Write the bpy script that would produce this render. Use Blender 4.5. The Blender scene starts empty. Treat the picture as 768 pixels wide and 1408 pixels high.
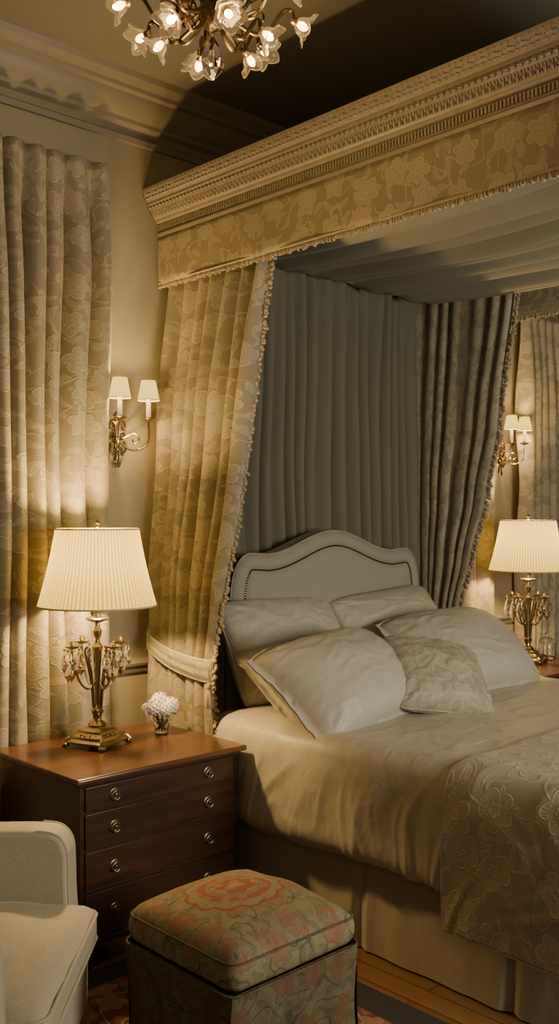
import bpy, math, random, bisect
from mathutils import Vector, noise, Matrix
random.seed(7)
scene=bpy.context.scene
COL=scene.collection
pi=math.pi
sin=math.sin; cos=math.cos

# ------------------------------------------------------------------ node helpers
class NT:
    def __init__(s,name):
        s.mat=bpy.data.materials.new(name); s.mat.use_nodes=True
        s.t=s.mat.node_tree; s.n=s.t.nodes; s.l=s.t.links
        s.n.clear()
        s.out=s.n.new('ShaderNodeOutputMaterial')
    def node(s,typ,**kw):
        n=s.n.new(typ)
        for k,v in kw.items(): setattr(n,k,v)
        return n
    def put(s,sock,v):
        if v is None: return
        if isinstance(v,bpy.types.NodeSocket): s.l.new(v,sock)
        else: sock.default_value=v
    def m(s,op,a,b=None,c=None,clamp=False):
        n=s.n.new('ShaderNodeMath'); n.operation=op; n.use_clamp=clamp
        s.put(n.inputs[0],a)
        if b is not None: s.put(n.inputs[1],b)
        if c is not None: s.put(n.inputs[2],c)
        return n.outputs[0]
    def vm(s,op,a,b=None,sc=None):
        n=s.n.new('ShaderNodeVectorMath'); n.operation=op
        s.put(n.inputs[0],a)
        if b is not None: s.put(n.inputs[1],b)
        if sc is not None: s.put(n.inputs[3],sc)
        return n
    def mix(s,f,a,b):
        n=s.n.new('ShaderNodeMix'); n.data_type='RGBA'
        s.put(n.inputs[0],f)
        for i,v in ((6,a),(7,b)):
            if isinstance(v,tuple) and len(v)==3: v=(*v,1)
            s.put(n.inputs[i],v)
        return n.outputs[2]
    def noise(s,vec,scale,detail=3,rough=.5,out=0):
        n=s.n.new('ShaderNodeTexNoise'); s.put(n.inputs['Vector'],vec)
        n.inputs['Scale'].default_value=scale; n.inputs['Detail'].default_value=detail; n.inputs['Roughness'].default_value=rough
        return n.outputs[out]
    def mapping(s,vec,scale=(1,1,1),loc=(0,0,0),rot=(0,0,0)):
        n=s.n.new('ShaderNodeMapping'); s.put(n.inputs[0],vec)
        n.inputs['Scale'].default_value=scale; n.inputs['Location'].default_value=loc; n.inputs['Rotation'].default_value=rot
        return n.outputs[0]
    def smooth(s,x,e=.02):
        return s.m('MULTIPLY_ADD',x,1/(2*e),.5,clamp=True)
    def bump(s,h,strength=.3,dist=.01,normal=None):
        n=s.n.new('ShaderNodeBump'); n.inputs['Strength'].default_value=strength; n.inputs['Distance'].default_value=dist
        s.put(n.inputs['Height'],h)
        if normal is not None: s.put(n.inputs['Normal'],normal)
        return n.outputs[0]
    def princ(s,col=None,rough=.5,metal=0,normal=None,**kw):
        p=s.n.new('ShaderNodeBsdfPrincipled')
        if isinstance(col,tuple) and len(col)==3: col=(*col,1)
        s.put(p.inputs['Base Color'],col); s.put(p.inputs['Roughness'],rough); s.put(p.inputs['Metallic'],metal)
        if normal is not None: s.put(p.inputs['Normal'],normal)
        for k,v in kw.items(): s.put(p.inputs[k.replace('_',' ')],v)
        s.l.new(p.outputs[0],s.out.inputs[0]); return p
    def uv(s):
        return s.n.new('ShaderNodeTexCoord').outputs['UV']
    def obj(s):
        return s.n.new('ShaderNodeTexCoord').outputs['Object']

def floral(t,uv,scale,distort=.08,fill=.45,lfill=.45,lw=1.0):
    """procedural flower / leaf / vine masks, drawn mostly as line work"""
    v0=t.mapping(uv,(scale,scale,scale))
    nz=t.noise(v0,1.9,1,out=1)
    nz=t.vm('SUBTRACT',nz,(.5,.5,.5)).outputs[0]
    v=t.vm('ADD',v0,t.vm('SCALE',nz,None,distort*2).outputs[0]).outputs[0]
    vo=t.node('ShaderNodeTexVoronoi',voronoi_dimensions='2D'); vo.inputs['Scale'].default_value=1; vo.inputs['Randomness'].default_value=.5
    t.l.new(v,vo.inputs['Vector'])
    loc=t.vm('SUBTRACT',v,vo.outputs['Position']).outputs[0]
    sp=t.node('ShaderNodeSeparateXYZ'); t.l.new(loc,sp.inputs[0])
    scv=t.node('ShaderNodeSeparateColor'); t.l.new(vo.outputs['Color'],scv.inputs[0])
    th=t.m('ADD',t.m('ARCTAN2',sp.outputs[1],sp.outputs[0]),t.m('MULTIPLY',scv.outputs[0],3)); r=vo.outputs['Distance']
    c=t.m('ABSOLUTE',t.m('COSINE',t.m('MULTIPLY',th,2.5)))
    c7=t.m('ABSOLUTE',t.m('COSINE',t.m('MULTIPLY',th,3.5)))
    R1=t.m('MULTIPLY_ADD',c,.12,.22)
    fl=t.smooth(t.m('SUBTRACT',R1,r),.02)
    def ring(R,w=.014,e=.012): return t.smooth(t.m('SUBTRACT',w*lw,t.m('ABSOLUTE',t.m('SUBTRACT',R,r))),e)
    lines=t.m('MAXIMUM',ring(R1,.014),ring(t.m('MULTIPLY_ADD',c7,.09,.13),.010))
    lines=t.m('MAXIMUM',lines,ring(t.m('MULTIPLY_ADD',c,.05,.05),.016))
    vein=t.smooth(t.m('SUBTRACT',t.m('ABSOLUTE',t.m('COSINE',t.m('MULTIPLY',th,15))),.8),.2)
    vein=t.m('MULTIPLY',vein,t.m('MULTIPLY',fl,t.smooth(t.m('SUBTRACT',r,.16),.04)))
    flower=t.m('MAXIMUM',t.m('MAXIMUM',t.m('MULTIPLY',fl,fill),t.m('MULTIPLY',vein,.6)),lines)
    v2=t.mapping(v,(2.1,2.1,2.1),(3.3,1.7,0))
    vo2=t.node('ShaderNodeTexVoronoi',voronoi_dimensions='2D'); vo2.inputs['Scale'].default_value=1; vo2.inputs['Randomness'].default_value=.7
    t.l.new(v2,vo2.inputs['Vector'])
    l2=t.vm('SUBTRACT',v2,vo2.outputs['Position']).outputs[0]
    sc=t.node('ShaderNodeSeparateColor'); t.l.new(vo2.outputs['Color'],sc.inputs[0])
    vr=t.node('ShaderNodeVectorRotate',rotation_type='Z_AXIS'); t.l.new(l2,vr.inputs['Vector']); t.l.new(t.m('MULTIPLY',sc.outputs[0],6.28),vr.inputs['Angle'])
    s2=t.node('ShaderNodeSeparateXYZ'); t.l.new(vr.outputs[0],s2.inputs[0])
    yy=t.m('ADD',s2.outputs[1],t.m('MULTIPLY',t.m('MULTIPLY',s2.outputs[0],s2.outputs[0]),.9))
    wob=t.m('MULTIPLY_ADD',t.m('ABSOLUTE',t.m('SINE',t.m('MULTIPLY',s2.outputs[0],16))),.05,.14)
    e=t.m('ADD',t.m('POWER',t.m('ABSOLUTE',t.m('DIVIDE',s2.outputs[0],.48)),2),t.m('POWER',t.m('ABSOLUTE',t.m('DIVIDE',yy,wob)),2))
    lf=t.smooth(t.m('SUBTRACT',1,e),.12)
    ledge=t.smooth(t.m('SUBTRACT',.16,t.m('ABSOLUTE',t.m('SUBTRACT',.9,e))),.1)
    rib=t.smooth(t.m('SUBTRACT',.016,t.m('ABSOLUTE',yy)),.01)
    sv=t.smooth(t.m('SUBTRACT',t.m('SINE',t.m('ADD',t.m('MULTIPLY',s2.outputs[0],46),t.m('MULTIPLY',t.m('ABSOLUTE',yy),60))),.6),.3)
    leaf=t.m('MAXIMUM',t.m('MULTIPLY',lf,lfill),t.m('MULTIPLY',lf,t.m('MAXIMUM',rib,t.m('MULTIPLY',sv,.6))))
    leaf=t.m('MAXIMUM',leaf,ledge)
    out_fl=t.smooth(t.m('SUBTRACT',r,t.m('ADD',R1,.03)),.015)
    leaf=t.m('MULTIPLY',leaf,out_fl)
    nn=t.noise(v0,1.1,1)
    vine=t.smooth(t.m('SUBTRACT',.010,t.m('ABSOLUTE',t.m('SUBTRACT',nn,.5))),.006)
    vine=t.m('MULTIPLY',vine,out_fl)
    return flower,leaf,vine

def fabric(name,col,col2=None,scale=5,rough=.8,bump=.25,sheen=.2,strength=1.0,crumple=None,cs=1.0,fill=.45,lfill=.35,dist=.004):
    t=NT(name); uv=t.uv()
    nz=t.noise(uv,3,4)
    base=t.mix(t.m('MULTIPLY',nz,.3),col,tuple(c*.75 for c in col))
    wv=t.noise(t.mapping(uv,(700,200,1)),1,2)
    h=t.m('MULTIPLY',wv,.12)
    rough_=rough
    if col2:
        f,l,v=floral(t,uv,scale,fill=fill,lfill=lfill)
        pat=t.m('MAXIMUM',t.m('MAXIMUM',f,t.m('MULTIPLY',l,.8)),t.m('MULTIPLY',v,.5))
        mott=t.m('MULTIPLY_ADD',t.noise(uv,2.3,2),.8,.55,clamp=True)
        base=t.mix(t.m('MULTIPLY',t.m('MULTIPLY',pat,mott),strength),base,col2)
        h=t.m('ADD',h,pat)
        rough_=t.m('MULTIPLY_ADD',pat,-.2,rough)
    nrm=t.bump(h,bump,dist)
    if crumple:
        wv2=t.vm('ADD',t.mapping(uv,(crumple[0],crumple[1],1)),t.vm('SCALE',t.noise(uv,2.2,2,out=1),None,1.6).outputs[0]).outputs[0]
        n1=t.noise(wv2,1.0,2,.5); n2=t.noise(wv2,2.3,2,.5)
        rd=t.m('SUBTRACT',1,t.m('MULTIPLY',t.m('ABSOLUTE',t.m('SUBTRACT',n1,.5)),6),clamp=True)
        rd2=t.m('SUBTRACT',1,t.m('MULTIPLY',t.m('ABSOLUTE',t.m('SUBTRACT',n2,.5)),7),clamp=True)
        hh=t.m('ADD',t.m('ADD',t.m('MULTIPLY',n1,.7),t.m('MULTIPLY',rd,.40)),t.m('MULTIPLY',rd2,.25))
        nrm=t.bump(hh,.55*cs,.022,nrm)
    t.princ(base,rough_,normal=nrm,Sheen_Weight=sheen,Sheen_Roughness=.4,Sheen_Tint=(1,.9,.7,1),Specular_IOR_Level=.4)
    return t.mat

def plain(name,col,rough=.6,metal=0,nscale=8,var=.15,bump=0,**kw):
    t=NT(name); o=t.obj(); nz=t.noise(o,nscale,4)
    c=t.mix(t.m('MULTIPLY',nz,var*2),col,tuple(x*.6 for x in col))
    nrm=t.bump(nz,bump,.01) if bump else None
    t.princ(c,rough,metal,nrm,**kw); return t.mat

def wood(name,c1,c2,scale=(1.5,18,18),rough=.28,coat=.5):
    t=NT(name); o=t.mapping(t.obj(),scale)
    n1=t.noise(o,1.3,6,.6); n2=t.noise(t.mapping(t.obj(),tuple(s*4 for s in scale)),1.5,3)
    f=t.m('ADD',t.m('MULTIPLY',t.m('SUBTRACT',n1,.3),2.0,clamp=True),t.m('MULTIPLY',t.m('SUBTRACT',n2,.5),.4),clamp=True)
    c=t.mix(f,c1,c2)
    t.princ(c,rough,normal=t.bump(n2,.08,.002),Coat_Weight=coat,Coat_Roughness=.15); return t.mat

M={}
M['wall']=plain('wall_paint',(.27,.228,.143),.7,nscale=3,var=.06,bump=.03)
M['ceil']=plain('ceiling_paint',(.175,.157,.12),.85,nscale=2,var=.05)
M['trim']=plain('trim_paint',(.20,.172,.118),.5,nscale=4,var=.06)
M['cornice']=plain('carved_gilt_wood',(.30,.25,.175),.45,nscale=25,var=.4,bump=.2)
M['damask']=fabric('damask_curtain',(.235,.20,.13),(.42,.37,.258),5.3,.62,.5,.2,.9,fill=.35,lfill=.3,dist=.003)
M['damask_v']=fabric('damask_valance',(.24,.197,.122),(.46,.395,.275),5.5,.62,.5,.2,.9,fill=.35,lfill=.3,dist=.003)
M['drape']=fabric('plain_grey_drape',(.145,.133,.092),rough=.85,bump=.15,sheen=.04)
M['lining']=fabric('canopy_lining',(.25,.232,.175),rough=.75,bump=.15,sheen=.05)
M['head']=fabric('headboard_linen',(.29,.272,.21),rough=.85,bump=.2,sheen=.1)
M['sateen']=fabric('sateen_bedding',(.45,.41,.325),rough=.45,bump=.2,sheen=.1,crumple=(4.5,9),cs=.28)
M['pillow']=fabric('pillow_sateen',(.45,.415,.335),rough=.48,bump=.2,sheen=.1,crumple=(7,7),cs=.32)
M['pillow_d']=fabric('pillow_brocade',(.31,.275,.20),(.48,.435,.34),7.5,.6,.5,.15,.9,fill=.35)
M['skirt']=fabric('bed_skirt_linen',(.38,.335,.245),rough=.8,bump=.2,crumple=(6,1.2),cs=.2)
M['runner']=fabric('runner_brocade',(.37,.33,.245),(.57,.52,.405),4.5,.58,.55,.12,.9,fill=.25,lfill=.2,dist=.004)
M['chair']=fabric('armchair_damask',(.43,.38,.27),(.50,.445,.325),7,.65,.2,.2,.45,fill=.25)
M['tassel']=fabric('tassel_silk',(.36,.29,.19),rough=.6,bump=.3)
M['piping']=fabric('piping_cord',(.42,.37,.27),rough=.7,bump=.2)
M['shade_edge']=fabric('shade_edge_tape',(.60,.46,.22),rough=.7,bump=.2)
M['mahog']=wood('mahogany',(.024,.010,.006),(.075,.030,.013),rough=.32,coat=.25)
M['mahog_top']=wood('mahogany_top',(.045,.019,.009),(.145,.060,.023),rough=.3,coat=.35)
M['brass']=plain('antique_brass',(.46,.37,.21),.28,1,30,.55,.1)
M['brass_d']=plain('dark_bronze',(.21,.155,.08),.33,1,30,.5,.15)
M['silver']=plain('dull_brass_pull',(.25,.205,.13),.4,1,20,.3)
M['candle']=plain('candle_sleeve',(.8,.72,.55),.6)
M['petal']=plain('white_petals',(.88,.83,.70),.6,nscale=40,var=.08,Subsurface_Weight=.1)
M['leafg']=plain('green_stems',(.06,.13,.03),.5)

def glassmat(name,col=(1,1,1),rough=.02,ior=1.5,em=0):
    t=NT(name); nz=t.noise(t.obj(),20,2)
    kw={}
    if em: kw=dict(Emission_Color=(1,.60,.22,1),Emission_Strength=em)
    t.princ(col,rough,normal=t.bump(nz,.03,.002),Transmission_Weight=1.0,IOR=ior,**kw); return t.mat
M['glass']=glassmat('clear_glass')
M['glass_fl']=glassmat('flower_glass',(1,.93,.80),.08,1.45,.10)
M['crystal']=glassmat('cut_crystal',(1,.99,.96),0,1.5)
M['water']=glassmat('vase_water',(.85,.95,.85),0,1.33)

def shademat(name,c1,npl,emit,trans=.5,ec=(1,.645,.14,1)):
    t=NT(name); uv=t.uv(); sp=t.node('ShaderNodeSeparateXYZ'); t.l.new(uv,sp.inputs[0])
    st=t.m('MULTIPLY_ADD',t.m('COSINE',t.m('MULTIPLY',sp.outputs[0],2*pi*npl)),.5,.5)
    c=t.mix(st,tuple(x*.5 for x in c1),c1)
    d=t.node('ShaderNodeBsdfDiffuse'); t.put(d.inputs[0],c)
    tr=t.node('ShaderNodeBsdfTranslucent'); t.put(tr.inputs[0],c)
    mx=t.node('ShaderNodeMixShader'); mx.inputs[0].default_value=trans
    t.l.new(d.outputs[0],mx.inputs[1]); t.l.new(tr.outputs[0],mx.inputs[2])
    e=t.node('ShaderNodeEmission'); e.inputs[0].default_value=ec; t.put(e.inputs[1],t.m('MULTIPLY_ADD',st,emit*.5,emit*.5))  # emission added to the shade cloth for its lamplit glow
    a=t.node('ShaderNodeAddShader'); t.l.new(mx.outputs[0],a.inputs[0]); t.l.new(e.outputs[0],a.inputs[1])
    t.l.new(a.outputs[0],t.out.inputs[0]); return t.mat
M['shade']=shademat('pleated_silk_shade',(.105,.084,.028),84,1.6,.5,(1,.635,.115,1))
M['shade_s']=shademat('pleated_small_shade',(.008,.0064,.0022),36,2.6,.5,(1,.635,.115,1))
def emat(name,col,s):
    t=NT(name); e=t.node('ShaderNodeEmission'); nz=t.noise(t.obj(),5,1)
    t.put(e.inputs[0],t.mix(nz,col,tuple(c*.95 for c in col))); e.inputs[1].default_value=s
    t.l.new(e.outputs[0],t.out.inputs[0]); return t.mat
M['bulb']=emat('lit_bulb',(1,.56,.16),45)
M['bulb_soft']=emat('lit_bulb_soft',(1,.66,.30),6)

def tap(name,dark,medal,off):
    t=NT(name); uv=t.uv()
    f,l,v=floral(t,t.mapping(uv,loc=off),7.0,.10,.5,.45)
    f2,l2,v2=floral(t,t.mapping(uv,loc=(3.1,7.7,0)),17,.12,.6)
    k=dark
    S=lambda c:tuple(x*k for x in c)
    c=t.mix(t.m('MULTIPLY',l2,.6),S((.23,.19,.105)),S((.13,.13,.065)))
    c=t.mix(t.m('MULTIPLY',f2,.35),c,S((.30,.24,.135)))
    c=t.mix(t.m('MULTIPLY',l,.85),c,S((.105,.125,.07)))
    c=t.mix(t.m('MULTIPLY',v,.8),c,S((.07,.07,.04)))
    fr=t.mix(t.m('MULTIPLY',f2,.5),S((.25,.055,.035)),S((.30,.15,.085)))
    c=t.mix(t.m('MULTIPLY',f,.85),c,fr)
    if medal:
        sp=t.node('ShaderNodeSeparateXYZ'); t.l.new(uv,sp.inputs[0])
        n=t.noise(uv,9,3)
        yq=t.m('MULTIPLY',t.m('SUBTRACT',sp.outputs[1],.04),1.12)
        rr=t.m('ADD',t.m('SQRT',t.m('ADD',t.m('POWER',t.m('ABSOLUTE',sp.outputs[0]),2),t.m('POWER',t.m('ABSOLUTE',yq),2))),t.m('MULTIPLY',t.m('SUBTRACT',n,.5),.015))
        an=t.m('ARCTAN2',yq,sp.outputs[0])
        scal=t.m('MULTIPLY',t.m('ABSOLUTE',t.m('SINE',t.m('MULTIPLY',an,6))),.016)
        rs=t.m('SUBTRACT',rr,scal)
        def ring(q,r0,w): return t.smooth(t.m('SUBTRACT',w,t.m('ABSOLUTE',t.m('SUBTRACT',q,r0))),.003)
        mid=t.smooth(t.m('SUBTRACT',.175,rs),.003)
        c=t.mix(t.m('MULTIPLY',mid,.92),c,t.mix(t.m('MULTIPLY',l2,.8),(.26,.205,.115),(.13,.135,.07)))
        c=t.mix(t.m('MULTIPLY',ring(rs,.172,.006),.9),c,(.26,.055,.035))
        c=t.mix(t.m('MULTIPLY',ring(rr,.125,.017),.85),c,t.mix(f2,(.27,.062,.042),(.31,.18,.11)))
        c=t.mix(t.m('MULTIPLY',ring(rr,.098,.003),.8),c,(.10,.11,.06))
        c=t.mix(t.m('MULTIPLY',t.smooth(t.m('SUBTRACT',.075,rs),.004),.85),c,t.mix(f2,(.26,.06,.04),(.32,.23,.14)))
        c=t.mix(t.m('MULTIPLY',t.smooth(t.m('SUBTRACT',.022,rr),.004),.85),c,(.30,.24,.14))
    wear=t.noise(uv,90,3)
    c=t.mix(t.m('MULTIPLY',wear,.25),c,S((.22,.18,.11)))
    h=t.m('ADD',t.m('ADD',f,l),t.m('MULTIPLY',t.noise(uv,300,2),.6))
    t.princ(c,.85,normal=t.bump(h,.4,.003),Specular_IOR_Level=.2); return t.mat
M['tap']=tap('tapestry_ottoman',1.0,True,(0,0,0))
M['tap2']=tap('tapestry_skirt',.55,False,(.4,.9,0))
def rugm():
    t=NT('oriental_rug'); uv=t.uv()
    f,l,v=floral(t,uv,5.5,.1)
    f2,l2,v2=floral(t,t.mapping(uv,loc=(1.7,3.1,0)),13,.1)
    c=t.mix(f2,(.13,.022,.016),(.22,.12,.07))
    c=t.mix(l,c,(.03,.035,.05)); c=t.mix(f,c,(.26,.17,.10)); c=t.mix(v,c,(.3,.22,.13))
    sp=t.node('ShaderNodeSeparateXYZ'); t.l.new(uv,sp.inputs[0])
    bx=t.m('SUBTRACT',t.m('ABSOLUTE',sp.outputs[0]),.86)
    by=t.m('SUBTRACT',t.m('ABSOLUTE',sp.outputs[1]),1.49)
    b=t.smooth(t.m('MAXIMUM',bx,by),.004)
    c=t.mix(b,c,(.02,.016,.014))
    t.princ(c,.95,normal=t.bump(t.noise(uv,250,2),.6,.004)); return t.mat
M['rug']=rugm()
def floorm():
    t=NT('oak_floor'); o=t.mapping(t.obj(),rot=(0,0,pi/2))
    b=t.node('ShaderNodeTexBrick'); t.l.new(o,b.inputs['Vector']); b.inputs['Scale'].default_value=1
    b.inputs['Brick Width'].default_value=1.6; b.inputs['Row Height'].default_value=.11; b.inputs['Mortar Size'].default_value=.003
    b.inputs['Color1'].default_value=(.22,.11,.042,1); b.inputs['Color2'].default_value=(.15,.07,.026,1); b.inputs['Mortar'].default_value=(.01,.006,.003,1)
    n=t.noise(t.mapping(t.obj(),(30,2,1)),1.5,5)
    c=t.mix(t.m('MULTIPLY',n,.6),b.outputs[0],(.07,.03,.012))
    t.princ(c,.35,normal=t.bump(n,.05,.002),Coat_Weight=.3,Coat_Roughness=.2); return t.mat
M['floor']=floorm()

# ------------------------------------------------------------------ geometry helpers
def cr(pts,n=8,closed=False):
    P=[Vector(p) for p in pts]; out=[]; N=len(P)
    rng=range(N if closed else N-1)
    for i in rng:
        if closed: a,b,c,d=P[(i-1)%N],P[i],P[(i+1)%N],P[(i+2)%N]
        else: a,b,c,d=P[max(i-1,0)],P[i],P[i+1],P[min(i+2,N-1)]
        for k in range(n):
            t=k/n
            out.append(.5*((2*b)+(c-a)*t+(2*a-5*b+4*c-d)*t*t+(3*b-a-3*c+d)*t**3))
    if not closed: out.append(P[-1])
    return out

class MB:
    def __init__(s): s.v=[]; s.f=[]; s.uv=[]; s.hasuv=False
    def add(s,verts,faces,uvs=None,M=None):
        o=len(s.v)
        for p in verts:
            p=Vector(p)
            s.v.append(M@p if M is not None else p)
        s.f+= [tuple(i+o for i in f) for f in faces]
        if uvs: s.hasuv=True; s.uv+=list(uvs)
        else: s.uv+=[(0,0)]*len(verts)
        return s
    def grid(s,f,nu,nv,uvf=None,M=None,wrap=False):
        vs=[];us=[];fs=[]
        cu=nu if wrap else nu+1
        for j in range(nv+1):
            for i in range(cu):
                a,b=i/nu,j/nv
                vs.append(f(a,b))
                if uvf: us.append(uvf(a,b))
        for j in range(nv):
            for i in range(nu):
                i2=(i+1)%cu
                fs.append((j*cu+i,j*cu+i2,(j+1)*cu+i2,(j+1)*cu+i))
        return s.add(vs,fs,us if uvf else None,M)
    def lathe(s,prof,seg=32,mod=None,M=None,uv=False):
        def f(a,b):
            k=b*(len(prof)-1); i=min(int(k+1e-6),len(prof)-1)
            r,z=prof[i]; th=a*2*pi
            if mod: r,z=mod(r,z,th)
            return (r*cos(th),r*sin(th),z)
        return s.grid(f,seg,len(prof)-1,(lambda a,b:(a,b)) if uv else None,M=M,wrap=not uv)
    def tube(s,path,rad,seg=10,M=None,closed=False,caps=True):
        P=[Vector(p) for p in path]; n=len(P)
        R=rad if isinstance(rad,(list,tuple)) else [rad]*n
        T=[]
        for i in range(n):
            if closed: d=P[(i+1)%n]-P[(i-1)%n]
            else: d=P[min(i+1,n-1)]-P[max(i-1,0)]
            T.append(d.normalized() if d.length>1e-9 else Vector((0,0,1)))
        up=Vector((0,0,1)) if abs(T[0].z)<.9 else Vector((1,0,0))
        N=T[0].cross(up).normalized(); vs=[]
        for i in range(n):
            N=(N-T[i]*N.dot(T[i]))
            N=N.normalized() if N.length>1e-6 else T[i].orthogonal().normalized()
            B=T[i].cross(N)
            for k in range(seg):
                a=2*pi*k/seg; vs.append(P[i]+(N*cos(a)+B*sin(a))*R[i])
        fs=[]
        for i in range(n if closed else n-1):
            i2=(i+1)%n
            for k in range(seg):
                k2=(k+1)%seg
                fs.append((i*seg+k,i*seg+k2,i2*seg+k2,i2*seg+k))
        if caps and not closed:
            fs.append(tuple(range(seg))[::-1]); fs.append(tuple((n-1)*seg+k for k in range(seg)))
        return s.add(vs,fs,M=M)
    def ell(s,c,r,seg=10,rings=6,M=None):
        c=Vector(c)
        if not isinstance(r,(tuple,list)): r=(r,r,r)
        def f(a,b):
            th=a*2*pi; ph=b*pi
            return (c.x+r[0]*sin(ph)*cos(th),c.y+r[1]*sin(ph)*sin(th),c.z-r[2]*cos(ph))
        return s.grid(f,seg,rings,M=M,wrap=True)
    def box(s,a,b,M=None):
        x0,y0,z0=a;x1,y1,z1=b
        vs=[(x0,y0,z0),(x1,y0,z0),(x1,y1,z0),(x0,y1,z0),(x0,y0,z1),(x1,y0,z1),(x1,y1,z1),(x0,y1,z1)]
        fs=[(0,3,2,1),(4,5,6,7),(0,1,5,4),(1,2,6,5),(2,3,7,6),(3,0,4,7)]
        return s.add(vs,fs,M=M)
    def rbox(s,c,h,r,n=10,dome=0,M=None,f=None):
        c=Vector(c);h=Vector(h)
        axes=[((1,0,0),(0,1,0),(0,0,1)),((0,1,0),(1,0,0),(0,0,-1)),((0,1,0),(0,0,1),(1,0,0)),((0,0,1),(0,1,0),(-1,0,0)),((0,0,1),(1,0,0),(0,1,0)),((1,0,0),(0,0,1),(0,-1,0))]
        for U,V,W in axes:
            U,V,W=Vector(U),Vector(V),Vector(W)
            def g(a,b):
                a=2*a-1;b=2*b-1
                a=sin(a*pi/2);b=sin(b*pi/2)
                p=U*a+V*b+W
                q=Vector([p[i]*h[i] for i in range(3)])
                k=Vector([max(-(h[i]-r),min(h[i]-r,q[i])) for i in range(3)])
                d=q-k
                if d.length>1e-9: q=k+d.normalized()*r
                if dome and q.z>0: q.z+=dome*max(0,1-(q.x/h.x)**2)**.8*max(0,1-(q.y/h.y)**2)**.8*q.z/h.z
                q=c+q
                if f: q=f(q)
                return q
            s.grid(g,n,n,M=M)
        return s
    def obj(s,name,mat,parent=None,label=None,sharp=40,bevel=0,subsurf=0,solid=0,weld=False,loc=None,flat=False,kind=None):
        me=bpy.data.meshes.new(name); me.from_pydata([tuple(v) for v in s.v],[],s.f); me.update()
        if weld:
            import bmesh
            bm=bmesh.new(); bm.from_mesh(me); bmesh.ops.remove_doubles(bm,verts=bm.verts,dist=1e-5)
            bmesh.ops.recalc_face_normals(bm,faces=bm.faces); bm.to_mesh(me); bm.free()
        ul=me.uv_layers.new(name='UVMap')
        if s.hasuv and not weld:
            for lp in me.loops: ul.data[lp.index].uv=s.uv[lp.vertex_index]
        else:
            for p in me.polygons:
                n=p.normal; ax=max(range(3),key=lambda i:abs(n[i]))
                for li in p.loop_indices:
                    v=me.vertices[me.loops[li].vertex_index].co
                    ul.data[li].uv=((v.y,v.z),(v.x,v.z),(v.x,v.y))[ax]
        if not flat:
            for p in me.polygons: p.use_smooth=True
            me.set_sharp_from_angle(angle=math.radians(sharp))
        me.materials.append(mat)
        o=bpy.data.objects.new(name,me); COL.objects.link(o)
        if loc: o.location=loc
        if parent: o.parent=parent
        if label: o['label']=label
        if kind: o['kind']=kind
        if bevel:
            b=o.modifiers.new('b','BEVEL'); b.width=bevel; b.segments=4; b.limit_method='ANGLE'; b.angle_limit=math.radians(35)
        if solid:
            b=o.modifiers.new('s','SOLIDIFY'); b.thickness=solid; b.offset=0
        return o

def thing(name,label,cat,loc=(0,0,0),rot=(0,0,0),group=None):
    e=bpy.data.objects.new(name,None); e.empty_display_size=.1; COL.objects.link(e)
    e.location=loc; e.rotation_euler=rot; e['label']=label; e['category']=cat
    if group: e['group']=group
    return e
def tag(o,label,cat,group=None):
    o['label']=label; o['category']=cat
    if group: o['group']=group
    return o
def copytree(o,parent=None,loc=None,label=None):
    c=o.copy(); COL.objects.link(c)
    if parent: c.parent=parent
    if loc: c.location=loc
    if label: c['label']=label
    for ch in list(o.children): 
        copytree(ch,c)
    return c
def T(*a): return Matrix.Translation(a)
def RZ(a): return Matrix.Rotation(a,4,'Z')
def RX(a): return Matrix.Rotation(a,4,'X')
def RY(a): return Matrix.Rotation(a,4,'Y')
def struct(o): o['kind']='structure'; return o
def light(name,loc,power,col=(1,.64,.26),radius=.03,parent=None):
    L=bpy.data.lights.new(name,'POINT'); L.energy=power; L.color=col; L.shadow_soft_size=radius
    o=bpy.data.objects.new(name,L); COL.objects.link(o); o.location=loc
    if parent: o.parent=parent
    return o

# ------------------------------------------------------------------ room shell
XL,XR,YF,YB,H=-1.6,8.9,-1.4,4.4,4.2
struct(MB().box((XL,YB,0),(XR,YB+.15,H)).obj('wall_back',M['wall']))
struct(MB().box((XL-.15,YF-.15,0),(XL,YB+.15,H)).obj('wall_left',M['wall']))
struct(MB().box((XR,YF-.15,0),(XR+.15,YB+.15,H)).obj('wall_right',M['wall']))
struct(MB().box((XL,YF-.15,0),(XR,YF,H)).obj('wall_front',M['wall']))
struct(MB().box((XL-.15,YF-.15,-.12),(XR+.15,YB+.15,0)).obj('floor',M['floor']))
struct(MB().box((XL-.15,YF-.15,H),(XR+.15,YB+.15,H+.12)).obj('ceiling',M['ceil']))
def molding(name,prof,x0,x1):
    mb=MB(); n=len(prof)
    mb.add([(x,YB-o,z) for x in (x0,x1) for o,z in prof],[(i,i+1,n+i+1,n+i) for i in range(n-1)])
    return struct(mb.obj(name,M['trim'],sharp=30))
molding('trim_1',[(0,3.90),(.02,3.90),(.025,3.93),(.015,3.94),(.02,3.975),(.05,3.99),(.055,4.01),(.07,4.02),(.10,4.05),(.12,4.09),(.125,4.11),(.15,4.12),(.155,4.14),(.19,4.17),(.20,4.2)],XL,XR)
molding('trim_2',[(0,1.03),(.012,1.03),(.02,1.045),(.02,1.06),(.035,1.07),(.04,1.085),(.03,1.10),(.012,1.105),(0,1.11)],XL,XR)
molding('baseboard_back',[(0.02,0),(.02,.16),(.012,.18),(.005,.2),(0,.2)],XL,XR)

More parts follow.
